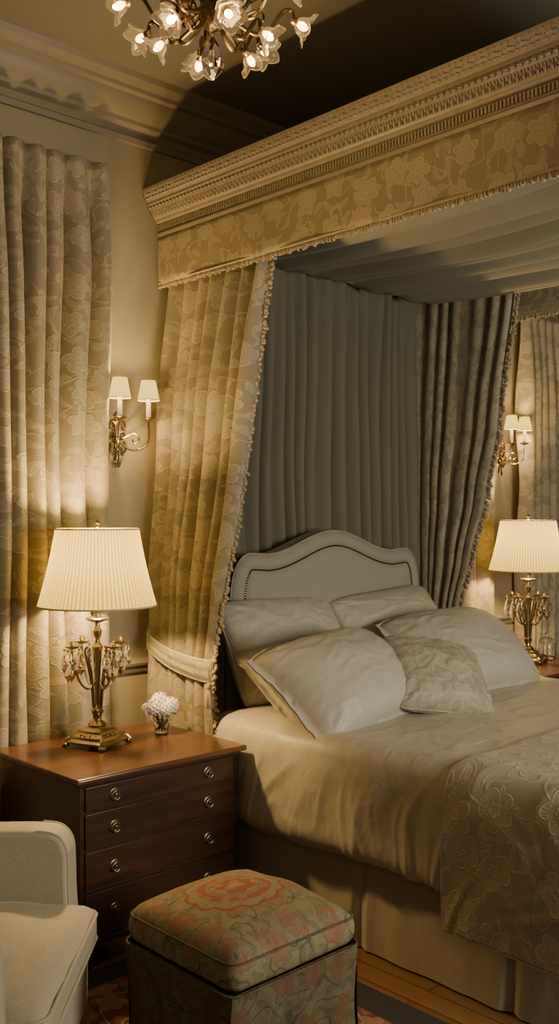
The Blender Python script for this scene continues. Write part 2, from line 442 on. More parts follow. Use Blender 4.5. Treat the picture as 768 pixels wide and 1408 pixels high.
# ------------------------------------------------------------------ curtains
def nz(x,y=0,z=0): return noise.noise(Vector((x,y,z)))
def sm(t): t=max(0,min(1,t)); return t*t*(3-2*t)
def pleat(phi,sd,z,mixk=.5,var=.9):
    a=math.sqrt(sin(phi/2)**2+.02)
    k=math.floor(phi/(2*pi)); fr=phi/(2*pi)-k
    def hk(i): return .72+var*(nz(i*3.7+.5,sd*1.3,.2+z*.25)+.25)
    w=fr*fr*(3-2*fr); h=hk(k)*(1-w)+hk(k+1)*w
    s1=2*a-1; s2=-cos(phi)
    return h*(mixk*s1+(1-mixk)*s2)+.22*sin(phi*.5+sd+z*.3)+.10*sin(2*phi+sd*2+3*nz(z*.8,sd))
def curtain_surface(mb,base,nf,ztop,zbot,amp,nu,nv,seed,fabw,irr=.03,mixk=.35,var=.9,zw=.016):
    """base(s,z)->(x,y,nx,ny,tx,ty)"""
    def f(a,b):
        z=ztop+(zbot-ztop)*b
        x,y,nx,ny,tx,ty=base(a,z)
        ph=2*pi*nf*(a+irr*nz(a*3.3,seed)+irr*.4*nz(a*9,seed,3)+zw*nz(z*.7,a*5,seed))
        A=amp(z)*(1+.3*nz(a*7,z*.5,seed*2.1))
        o=A*pleat(ph,seed,z,mixk,var)+.006*nz(z*2,a*12,seed)
        l=-A*.5*sin(ph)
        return (x+nx*o+tx*l,y+ny*o+ty*l,z)
    mb.grid(f,nu,nv,lambda a,b:(a*fabw+seed,(ztop+(zbot-ztop)*b)))
    return f

def window_curtain(x0,x1,ztop,nf,seed,label):
    e=thing('window_curtain',label,'curtain',(x0,4.29,0),group='floor length damask window curtains')
    w=x1-x0
    mb=MB()
    curtain_surface(mb,lambda a,z:(a*w,0,0,-1,1,0),nf,ztop,.02,lambda z:.018+.034*sm((ztop-z)/.7),nf*34,80,seed,w*1.9,.055,.12,1.5,.025)
    mb.obj('curtain_panel',M['damask'],e,solid=.004,sharp=80)
    mb=MB(); mb.box((-.02,.072,ztop-.06),(w+.02,.09,ztop-.02)); mb.obj('curtain_rail',M['trim'],e,bevel=.004)
    return e
window_curtain(1.35,2.83,3.70,13,1.0,'floor-length beige damask curtain hanging beside the wall sconce')
window_curtain(5.72,6.34,3.50,5,2.5,'pleated beige damask curtain directly behind the far lamp')
window_curtain(6.70,8.5,3.50,15,4.0,'pleated beige damask curtain beyond the far sconce')

# ------------------------------------------------------------------ bed canopy
X0,X1,YC0,YC1=3.24,5.44,1.66,4.395
can=thing('bed_canopy','carved wooden bed canopy with damask valance and gathered fabric lining','canopy',(0,0,0))
prof=[(0,3.43),(.015,3.43),(.018,3.445),(.010,3.455),(.010,3.50),(.025,3.505),(.03,3.515),(.03,3.52),(.045,3.535),(.065,3.565),(.07,3.585),(.085,3.59),(.085,3.605),(.10,3.625),(.112,3.65),(.115,3.672),(.0,3.672)]
st=[(X0,YC1,-1,0),(X0,YC0,-1,-1),(X1,YC0,1,-1),(X1,YC1,1,0)]
n=len(prof); vs=[];fs=[]
for (x,y,dx,dy) in st:
    for o,z in prof: vs.append((x+dx*o,y+dy*o,z))
for k in range(3):
    for i in range(n-1): fs.append((k*n+i,k*n+i+1,(k+1)*n+i+1,(k+1)*n+i))
MB().add(vs,fs).add([(X0,YC0,3.670),(X1,YC0,3.670),(X1,YC1,3.670),(X0,YC1,3.670)],[(0,1,2,3)]).obj('cornice',M['cornice'],can,sharp=30)
def along(step,fn,name):
    L=YC1-YC0; k=int(L/step)
    for side in (0,1,2):
        mb=MB()
        if side<2:
            for i in range(k):
                y=YC0+(i+.5)*L/k
                fn(mb,T(X0,y,0)@RZ(-pi/2) if side==0 else T(X1,y,0)@RZ(pi/2),i)
        else:
            W=X1-X0;kk=int(W/step)
            for i in range(kk): fn(mb,T(X0+(i+.5)*W/kk,YC0,0),i)
        mb.obj(name,M['cornice'],can)
def leafunit(mb,Mx,i):
    mb.ell((0,-.048,3.548),(.0095,.010,.023),8,6,Mx)
    mb.ell((.0145,-.046,3.545),(.0035,.007,.021),6,5,Mx)
    for s in (-1,1): mb.ell((s*.007,-.056,3.556),(.0035,.008,.012),6,5,Mx)
    mb.ell((0,-.076,3.574),(.009,.008,.008),6,5,Mx)
along(.030,leafunit,'carved_leaf_band')
def dent(mb,Mx,i): mb.box((-.0055,-.018,3.464),(.0055,-.005,3.494),Mx)
along(.0175,dent,'dentil_band')
def scroll(mb,Mx,i):
    a=1 if i%2 else -1
    mb.ell((0,-.097,3.620),(.013,.007,.007),8,5,Mx)
    pts=[(-.015,-.105,3.638-a*.004),(-.005,-.109,3.638+a*.007),(.005,-.110,3.640-a*.005),(.015,-.105,3.638+a*.004)]
    mb.tube(cr(pts,3),.003,5,M=Mx)
    mb.ell((0,-.113,3.657),(.006,.006,.006),6,4,Mx)
along(.030,scroll,'carved_ribbon_band')
def valf(side):
    mb=MB(); L=YC1-YC0; zt,zb=3.435,3.165
    def wav(u,v): return .010*nz(u*4,side)*v+.005*sin(u*9)*v
    if side in(0,2):
        x=X0 if side==0 else X1
        mb.grid(lambda a,b:(x+(-1 if side==0 else 1)*(wav(a*L,b)+.004),YC1-a*L,zt+(zb-zt)*b+.004*sin(a*L*14)*b),140,8,lambda a,b:(a*L,3.4-.28*b))
    else:
        W=X1-X0
        mb.grid(lambda a,b:(X0+a*W,YC0-wav(a*W,b)-.004,zt+(zb-zt)*b),80,8,lambda a,b:(a*W,3.4-.28*b))
    return mb.obj('valance',M['damask_v'],can,solid=.012,sharp=70)
for s_ in (0,1,2): valf(s_)
def tufts(mb,path,step,ln=.03,dirv=(0,0,-1),r=.007,jit=.3):
    P=[Vector(p) for p in path]; d=0; nxt=0
    dv=Vector(dirv).normalized()
    for i in range(len(P)-1):
        seg=(P[i+1]-P[i]).length
        while nxt<=d+seg:
            t=(nxt-d)/seg if seg>0 else 0
            c=P[i].lerp(P[i+1],t)
            dd=(dv+Vector((random.uniform(-jit,jit),random.uniform(-jit,jit),random.uniform(-jit,jit)))).normalized()
            q=dd.to_track_quat('Z','Y').to_matrix().to_4x4()
            k=random.uniform(.8,1.2)
            mb.lathe([(.001,0),(r*.55,ln*.08),(r*.5,ln*.22),(r*1.0,ln*.45),(r*1.1,ln*.75),(r*.7,ln*1.0*k),(.0005,ln*1.02*k)],6,M=T(*c)@q)
            nxt+=step
        d+=seg
pl=[(X0-.006,YC1,3.172),(X0-.006,YC0-.006,3.172),(X1+.006,YC0-.006,3.172),(X1+.006,YC1,3.172)]
for a,b in zip(pl,pl[1:]): 
    mb=MB()
    tufts(mb,[a,b],.015,.032,r=.008,jit=.12)
    mb.tube([a,b],.008,6)
    mb.obj('fringe',M['tassel'],can)
mb=MB(); Wd=X1-X0-.03; Ld=YC1-YC0-.12
def lin(a,b):
    ph=2*pi*11*(a+.04*nz(a*4,b*1.6)+.015*nz(a*9,b*3,2))
    e=sm((1-b)/.06)*.8+.2
    cusp=1-2*math.sqrt(sin(ph/2)**2+.012)
    z=3.42+e*(.058*(.8*cusp+.2*cos(ph))*(.85+.7*nz(a*6,b*1.5,5))+.010*sin(ph*.5))-.09*sin(pi*b)*(.7+.6*nz(a*4,3))-.02*sin(pi*a)+.008*e*nz(a*14,b*4,1)
    return (X0+.015+a*Wd,YC0+.015+b*Ld,min(3.665,z-.012))
mb.grid(lin,480,50,lambda a,b:(a*Wd*1.6,b*Ld)); mb.obj('canopy_lining',M['lining'],can,sharp=80)
# back drape
bd=thing('bed_back_drape','plain grey gathered drape hanging behind the headboard','drape',(0,0,0))
mb=MB()
curtain_surface(mb,lambda a,z:(X0+.04+a*(X1-X0-.05),4.318,0,-1,1,0),20,3.42,.25,lambda z:.016+.016*min(1,(3.44-z)),20*28,70,7.0,3.6,.06,.1,1.5,.03)
mb.obj('drape_panel',M['drape'],bd,solid=.003,sharp=80)
mb=MB(); mb.box((X0+.02,4.256,3.385),(X1-.015,4.270,3.425)); mb.obj('drape_heading',M['drape'],bd,bevel=.004)

def lerpt(tab,z):
    for (z0,v0),(z1,v1) in zip(tab,tab[1:]):
        if z<=z0 and z>=z1:
            t=(z0-z)/(z0-z1); t=t*t*(3-2*t)*.5+t*.5
            return v0+(v1-v0)*t
    return tab[0][1] if z>tab[0][0] else tab[-1][1]
def bed_curtain(side):
    lab='tasselled damask bed curtain tied back beside '+('the chest with the flowers' if side==0 else 'the far side of headboard')
    e=thing('bed_curtain',lab,'curtain',(0,0,0),group='bed curtains')
    if side==0:
        yf=[(3.3,3.55),(2.7,3.62),(1.9,3.70),(1.15,3.79),(.6,3.77),(0,3.76)]
        yb=[(3.3,4.36),(1.9,4.36),(1.15,4.32),(0,4.35)]
        xx=[(3.3,3.305),(2.9,3.285),(2.2,3.25),(1.4,3.15),(1.15,3.12),(0,3.12)]
        zt=3.3
        ampt=[(3.5,.018),(3.1,.024),(2.5,.050),(1.6,.040),(1.15,.018),(.9,.026),(0,.030)]
    else:
        yf=[(3.42,3.49),(2.5,3.63),(2.0,3.74),(1.6,3.86),(1.22,3.98),(.9,3.96),(0,3.93)]
        yb=[(3.42,4.37),(2.0,4.37),(1.22,4.34),(0,4.36)]
        xx=[(3.42,5.395),(2.2,5.395),(1.5,5.41),(1.2,5.43),(0,5.45)]
        zt=3.42
        ampt=[(3.5,.012),(2.5,.015),(1.6,.015),(1.15,.013),(.9,.020),(0,.024)]
    mb=MB()
    f=curtain_surface(mb,lambda a,z:(lerpt(xx,z),lerpt(yb,z)+(lerpt(yf,z)-lerpt(yb,z))*a,-1,0,0,-1),7,zt,.02,lambda z:lerpt(ampt,z),250,90,11.0+side*3,1.45,.06,.12,1.4,.03)
    mb.obj('curtain_panel',M['damask'],e,solid=.004,sharp=80)
    edge=[Vector(f(1,b/60)) for b in range(61)]
    mb=MB(); mb.tube(edge,.009,6)
    tufts(mb,edge,.018,.036,dirv=(-.1,-1,-.7),r=.010,jit=.3)
    mb.obj('fringe',M['tassel'],e)
    zc=1.15 if side==0 else 1.2
    x_=lerpt(xx,zc); ya,yb_=lerpt(yf,zc),lerpt(yb,zc)
    cy=(ya+yb_)/2; ry=(yb_-ya)/2+.015; rx=.050
    def band(a,b):
        th=a*2*pi; yy=cy+ry*sin(th); k=(yb_-yy)/(yb_-ya)
        bulge=.010*sin(pi*b)+.004*sin(b*14+a*6)
        return (x_+(rx+bulge)*cos(th),yy,zc+.06-.11*k+ -.02*sin(pi*k)+(b-.5)*(.075+.035*k))
    mb=MB(); mb.grid(band,60,14,lambda a,b:(a*.9,b*.13))
    tb=mb.obj('tieback',M['damask'],e,solid=.008,sharp=80)
    mb=MB()
    mb.tube([band(i/60,0) for i in range(60)],.005,6,closed=True)
    mb.tube([band(i/60,1) for i in range(60)],.005,6,closed=True)
    mb.obj('piping',M['piping'],tb)
    p=Vector((x_-.04,ya-.02,zc-.10)) if side==0 else Vector((x_-.05,ya-.02,zc-.08))
    mb=MB(); mb.tube([p+Vector((0,0,.07)),p],.004,6)
    mb.lathe([(.001,.0),(.014,-.006),(.018,-.02),(.012,-.034),(.015,-.04),(.020,-.07),(.024,-.12),(.020,-.125),(.001,-.122)],14,mod=lambda r,z,th:(r*(1+(.12*cos(7*th) if z<-.04 else 0)),z),M=T(*p))
    mb.obj('tassel',M['tassel'],e)
    return e
bed_curtain(0); bed_curtain(1)

# ------------------------------------------------------------------ bed
bed=thing('bed','upholstered double bed with arched headboard and pleated linen skirt','bed',(0,0,0))
CX=4.32
BY0=1.70
mb=MB(); mb.rbox(((3.24+5.36)/2,(BY0+4.02)/2,.62),((5.36-3.24)/2,(4.02-BY0)/2,.23),.06,8)
mb.obj('mattress',M['sateen'],bed,weld=True)
mb=MB(); mb.box((3.26,BY0+.03,.06),(5.34,4.02,.395)); mb.obj('box_base',M['skirt'],bed,bevel=.01)
def htop(a):
    a=abs(a)
    if a<.56: return 1.662+.130*(.5+.5*cos(pi*a/.56))
    if a<.68: 
        k=(a-.56)/.12; return 1.662+.008*sin(pi*k*.5)
    k=min(1,(a-.68)/.14); return 1.670-.24*(1-math.sqrt(max(0,1-k*k)))
out=[]
W2=.82
for i in range(0,161):
    u=-cos(pi*i/160)*.5+.5
    x=-W2+2*W2*u; out.append((x,htop(x)))
left=[(-W2-.03,.5),(-W2-.03,1.20),(-W2-.012,1.33)]
poly=left+out+[(-x,z) for x,z in left[::-1]]
def resample(P,step):
    P=[Vector((p[0],p[1],0)) for p in P]; L=[0]
    for a,b in zip(P,P[1:]): L.append(L[-1]+(b-a).length)
    n=int(L[-1]/step); o=[]
    for i in range(n+1):
        d=L[-1]*i/n; k=min(max(bisect.bisect_right(L,d)-1,0),len(P)-2)
        t=(d-L[k])/max(1e-9,L[k+1]-L[k]); p=P[k].lerp(P[k+1],t); o.append((p.x,p.y))
    return o
po=resample(poly,.02)
def edist(x,z): return min(math.hypot(x-a,z-b) for a,b in po)
mb=MB()
NX,NZ=120,64
BW=.090
def bnd(a):
    x=-(W2+.03)+2*(W2+.03)*(-cos(pi*a)*.5+.5)
    xa=abs(x)
    zt=htop(x) if xa<W2 else 1.43-(xa-W2)/.03*.2
    return x,zt
def hf(a,b):
    x,zt=bnd(a); z=.5+(zt-.5)*(1-(1-b)**1.6)
    d=edist(x,z) if z>.6 else min(abs(abs(x)-(W2+.03)),.5)
    dep=.050*math.sqrt(max(0,1-(1-min(1,d/.06))**2))
    groove=-.018*math.exp(-((d-BW)/.015)**2)
    puff=.032*sm((d-BW)/.22)
    y=4.13-(.02+dep+groove+puff)
    return (x+CX,y,z)
mb.grid(hf,NX,NZ,lambda a,b:(a*1.7,b*1.3))
n=len(po)
vs=[(x+CX,4.112,z) for x,z in po]+[(x+CX,4.20,z) for x,z in po]
fs=[(i,i+1,n+i+1,n+i) for i in range(n-1)]+[tuple(range(n,2*n))]
mb.add(vs,fs,[(x,z) for x,z in po]*2)
hbo=mb.obj('headboard',M['head'],bed,sharp=60)
mb=MB()
mb.tube([(x+CX,4.092,z) for x,z in po],.0055,8)
mb.obj('piping',M['head'],hbo)
ins=[]
for i in range(len(po)):
    a=po[max(i-2,0)];b=po[min(i+2,len(po)-1)]
    tx,tz=b[0]-a[0],b[1]-a[1]; L=math.hypot(tx,tz)
    q=(po[i][0]+tz/L*BW,po[i][1]-tx/L*BW)
    if edist(*q)>BW-.007: ins.append(q)
mb=MB(); mb.tube([(x+CX,4.075,z) for x,z in ins],.0035,8)
for x,z in resample(ins,.014): mb.ell((x+CX,4.070,z),(.0050,.0048,.0050),6,4)
mb.obj('stud_border',M['brass_d'],hbo,label='fine studded trim following the headboard outline')

mb=MB()
def pleatoff(u,centers,w=.04,d=.03):
    o=0;sh=0
    for c in centers:
        t=(u-c)/w
        if abs(t)<1: o=max(o,d*(1-abs(t))**.6); sh=-t*(1-abs(t))*w*.9
    return o,sh
YS=4.0
cl=[YS-2.84,YS-2.27+.2]
def sk(a,b):
    u=a*(YS-BY0+.03); z=.47*(1-b)+.008
    o,sh=pleatoff(u,cl)
    x=3.185-.035*b-.004*sin(u*7+1)*b-.010*nz(u*2.5,b*1.2,5)*b+o*(.25+.75*b)-.016*nz(u*8,b*.6,3)*b
    return (x,YS-u-sh*b,z)
mb.grid(sk,420,14,lambda a,b:(a*2.3,.47*(1-b)))
cf=[.5,1.08,1.65]
def skf(a,b):
    u=a*2.24; z=.47*(1-b)+.008; o,sh=pleatoff(u,cf)
    return (3.175+u-sh*b,BY0-.02-.02*b+o*(.25+.75*b),z)
mb.grid(skf,300,14,lambda a,b:(a*2.2,.47*(1-b)))
mb.grid(lambda a,b:(5.38+.02*b+.008*sin(a*20)*b,YS-.3-a*(YS-.3-BY0+.03),.47*(1-b)+.008),100,10,lambda a,b:(a*2.2,.47*(1-b)))
mb.obj('bed_skirt',M['skirt'],bed,sharp=70)

# duvet
dprof=cr([(3.20,.405,0),(3.13,.41,0),(3.090,.45,0),(3.084,.55,0),(3.084,.68,0),(3.092,.79,0),(3.125,.862,0),(3.20,.89,0),(3.32,.895,0),(3.6,.895,0),(4.3,.90,0),(5.0,.893,0),(5.3,.885,0),(5.40,.84,0),(5.45,.72,0),(5.46,.55,0),(5.42,.42,0)],14)
def arclen(P):
    L=[0]
    for a,b in zip(P,P[1:]): L.append(L[-1]+(b-a).length)
    return L
dL=arclen(dprof)
def dsample(P,L,t):
    d=L[-1]*t; k=min(max(bisect.bisect_right(L,d)-1,0),len(P)-2)
    q=(d-L[k])/max(1e-9,L[k+1]-L[k]); p=P[k].lerp(P[k+1],q); tg=(P[k+1]-P[k]).normalized()
    return p,Vector((-tg.y,tg.x,0))
def rdg(v): return max(0,1-abs(v)*3.2)
def ddisp(x,y,z):
    side=sm((.87-z)/.22)
    top=1-side
    w=nz(x*2.0+y*1.1,y*3.5-x*1.5,1)*.006
    w+=.006*rdg(nz(x*1.8-y*1.0,y*2.6+x*.8,4))**2+.003*rdg(nz(x*4.2-y*2.5,y*5+x,8))**2
    q=y+.22*nz(z*2.4,y*1.6,3)
    s=nz(q*4.0+z*.8,z*1.2,9)*.013+.014*rdg(nz(q*4.2+z*1.2,z*1.3,12))**1.5+.006*rdg(nz(q*9+z*1.5,z*2,15))**1.5
    return top*w+side*s
def duvet_fn(P,L,y0,y1,off,damp=1.0):
    def f(a,b):
        p,nn=dsample(P,L,a); y=y0+(y1-y0)*b
        o=ddisp(p.x,y,p.y)*damp+off
        hz=p.y+nn.y*o
        if hz<.5: hz+=.008*nz(y*3,7)
        return (p.x+nn.x*o,y,hz)
    return f
mb=MB()
yd0,yd1=3.72,1.66
pf=duvet_fn(dprof,dL,yd0,yd1,0)
mb.grid(pf,300,260,lambda a,b:(a*dL[-1],b*2.1))
def foot(a,b):
    x,y,z=pf(.09+a*.82,1); zb=.43
    return (x,y-.05*sin(min(1,b*2)*pi/2),z+(zb-z)*b)
mb.grid(foot,120,16,lambda a,b:(a*2.2,b*.5))
dv=mb.obj('duvet',M['sateen'],sharp=80,solid=.01)
tag(dv,'champagne sateen duvet spread over the bed and hanging over its side','duvet')
rp=cr([(3.072,.275,0),(3.072,.36,0),(3.074,.45,0),(3.076,.55,0),(3.080,.68,0),(3.090,.79,0),(3.125,.862,0),(3.20,.89,0),(3.32,.895,0),(3.6,.895,0),(4.3,.90,0),(5.0,.893,0),(5.3,.885,0),(5.40,.84,0),(5.45,.72,0),(5.46,.55,0),(5.45,.32,0)],14)
rL=arclen(rp)
rth=thing('bed_runner','beige brocade bed runner with raised leaf pattern draped across the duvet','bed runner',(0,0,0))
rf=duvet_fn(rp,rL,2.31,1.70,.018)
mb=MB(); mb.grid(rf,260,80,lambda a,b:(a*rL[-1],b*.6)); mb.obj('runner_cloth',M['runner'],rth,sharp=80,solid=.008)
mb=MB(); mb.tube([rf(0,1-k/30) for k in range(31)]+[rf(k/200,0) for k in range(1,200)],.005,6); mb.obj('edge_piping',M['piping'],rth)

# pillows
def pillow(name,w,h,t,loc,tilt,yaw,roll,mat,label,flange=.0,seed=0,group='bed pillows',sag=.0):
    e=thing(name,label,'pillow',loc,group=group)
    R=RZ(yaw)@RX(tilt)@RZ(roll)
    e.rotation_euler=R.to_euler()
    k=1+flange
    def shape(u,v,sgn):
        uu=max(-1,min(1,u));vv=max(-1,min(1,v))
        x=w/2*u*(1-.05*(1-vv*vv)*abs(uu)**2); y=h/2*v*(1-.06*(1-uu*uu)*abs(vv)**2)
        cc=(abs(uu)*abs(vv))**5
        x*=1-.06*cc; y*=1-.10*cc
        q=max(0,(1-abs(uu)**2.4))*max(0,(1-abs(vv)**2.2))
        th=t*q**.50
        cwr=.014*nz(u*1.6+seed,v*1.6,seed)*q**.3
        wu,wv=u+.3*nz(u*2,v*2,seed+9),v+.3*nz(v*2,u*2,seed+7)
        cwr+=.007*rdg(nz(wu*2.2+wv*1.2+seed,wv*2.4-wu*.9,seed+4))**2*q**.3+.003*rdg(nz(wu*4.5+seed,wv*4.5,seed+14))*q**.3
        rr=math.hypot(abs(uu)-1,abs(vv)-1); an=math.atan2(1-abs(vv),1-abs(uu))
        cwr+=.012*sin(an*11+seed)*math.exp(-rr*3.0)*min(1,q*5)
        # gathered ripples running in from the seams
        ed=min(1-abs(uu),1-abs(vv))
        sc_=uu*w if abs(vv)>abs(uu) else vv*h
        cwr+=.004*sin(sc_*46+seed*3+4*nz(sc_*5,seed))*math.exp(-ed*6)*min(1,q*6)
        th*=1-.12*vv
        z=sgn*(th+ .003)+cwr*(1 if sgn>0 else -.6)
        if abs(u)>1 or abs(v)>1: z=.009*nz(u*6+seed,v*6,seed+2)+sgn*.003
        z-= sag*(abs(uu)**2.5)+sag*.6*max(0,vv)**2
        return Vector((x,y,z))
    mb=MB(); N=90
    def mp(a): 
        a=2*a-1; return k*(sin(a*pi/2)*.55+a*.45)
    mb.grid(lambda a,b:shape(mp(a),mp(b),1),N,N,lambda a,b:(a*w+seed*.37,b*h+seed*.21))
    mb.grid(lambda a,b:shape(mp(1-a),mp(b),-1),N,N,lambda a,b:(a*w+seed*.37,b*h))
    mb.obj('pillow_case',mat,e,sharp=80)
    per=[(i/20*2-1,-1) for i in range(20)]+[(1,i/20*2-1) for i in range(20)]+[(1-i/20*2,1) for i in range(20)]+[(-1,1-i/20*2) for i in range(20)]
    mb=MB(); mb.tube([ (shape(a*.999,b*.999,1)+shape(a*.999,b*.999,-1))/2 for a,b in per],.0045,6,closed=True)
    mb.obj('piping',mat,e)
    return e
D=math.radians
pillow('pillow',.90,.62,.14,(3.75,3.86,1.155),D(64),D(2),D(-2),M['pillow'],'grey-beige sateen pillow standing against headboard behind two others',.0,1,sag=.03)
pillow('pillow',.92,.60,.14,(4.66,3.86,1.165),D(64),D(-2),D(4),M['pillow'],'grey-beige sateen pillow standing upright against the headboard',.0,2,sag=.03)
pillow('pillow',.84,.54,.13,(3.68,3.58,1.04),D(38),D(3),D(2),M['pillow'],'sateen pillow sandwiched below the large flanged sham',.05,3,sag=.02)
pillow('pillow',.92,.60,.165,(3.57,3.27,1.09),D(41),D(4),D(5),M['pillow'],'large sateen pillow sham with wide flange leaning at near edge',.07,4,sag=.05)
pillow('pillow',.96,.63,.165,(4.72,3.40,1.11),D(41),D(-3),D(0),M['pillow'],'large plump sateen sham leaning beside the small brocade cushion',.065,5,sag=.045)
pillow('cushion',.56,.48,.105,(4.0,3.05,1.07),D(45),D(-14),D(-14),M['pillow_d'],'small brocade throw cushion with leaf pattern in front of pillows',.0,6,sag=.015)

# ------------------------------------------------------------------ chest of drawers
def chest(loc,label):
    w,dp,h=.855,.70,.80
    e=thing('chest_of_drawers',label,'chest of drawers',loc,group='bedside chests of drawers')
    mb=MB(); mb.box((0,.012,.09),(w,dp,.775)); mb.box((-.012,0,.085),(w+.012,dp,.115)); mb.box((-.006,.004,.757),(w+.006,dp,.776))
    mb.obj('body',M['mahog'],e,bevel=.004)
    mb=MB(); mb.box((-.038,-.032,.776),(w+.03,dp+.01,.802)); mb.obj('chest_top',M['mahog_top'],e,bevel=.009)
    for (x,y) in ((0,0),(w-.12,0),(0,dp-.1),(w-.12,dp-.1)):
        mb=MB(); 
        pts=[(0,.0),(.05,0),(.06,.03),(.085,.055),(.12,.06),(.12,.088),(0,.088)] if x==0 else [(.07,0),(.12,0),(.12,.088),(0,.088),(0,.06),(.035,.055),(.06,.03)]
        n=len(pts); yy=(y-.004 if y==0 else y,y+.1)
        mb.add([(x+a,yy[0],b) for a,b in pts]+[(x+a,yy[1],b) for a,b in pts],[tuple(range(n)),tuple(range(n,2*n))[::-1]]+[(i,(i+1)%n,n+(i+1)%n,n+i)[::-1] for i in range(n)])
        mb.obj('foot',M['mahog'],e,bevel=.003)
    for z0,z1 in ((.655,.752),(.495,.640),(.320,.480),(.130,.305)):
        d=MB(); d.box((.022,.004,z0),(w-.022,.03,z1))
        do=d.obj('drawer',M['mahog'],e,bevel=.003)
        zc=(z0+z1)/2
        b=MB()
        b.tube([(.022,.005,z0),(w-.022,.005,z0),(w-.022,.005,z1),(.022,.005,z1)],.0025,6,closed=True)
        b.obj('bead_molding',M['mahog'],do)
        for hx in (.165,.675):
            hm=MB(); Mx=T(hx,.004,zc)@RX(pi/2)
            hm.lathe([(.0005,.0),(.025,0),(.026,.002),(.022,.004),(.020,.003),(.015,.004),(.008,.006),(.007,.010),(.008,.013),(.006,.017),(.0005,.018)],24,M=Mx)
            ring=[(.019*sin(a),.006*sin(a),-.019*cos(a)) for a in [i*2*pi/28 for i in range(28)]]
            hm.tube([(hx+p[0],-.010,zc+p[2]-.004) for p in ring],.0028,7,closed=True)
            hm.obj('handle',M['silver'],do,label='round dull brass ring pull')
    return e
ch1=chest((2.168,3.48,0),'polished mahogany chest of drawers holding the lamp and flowers')
ch2=copytree(ch1,loc=(5.62,3.48,.03),label='polished mahogany chest of drawers holding lamp and glass jar')

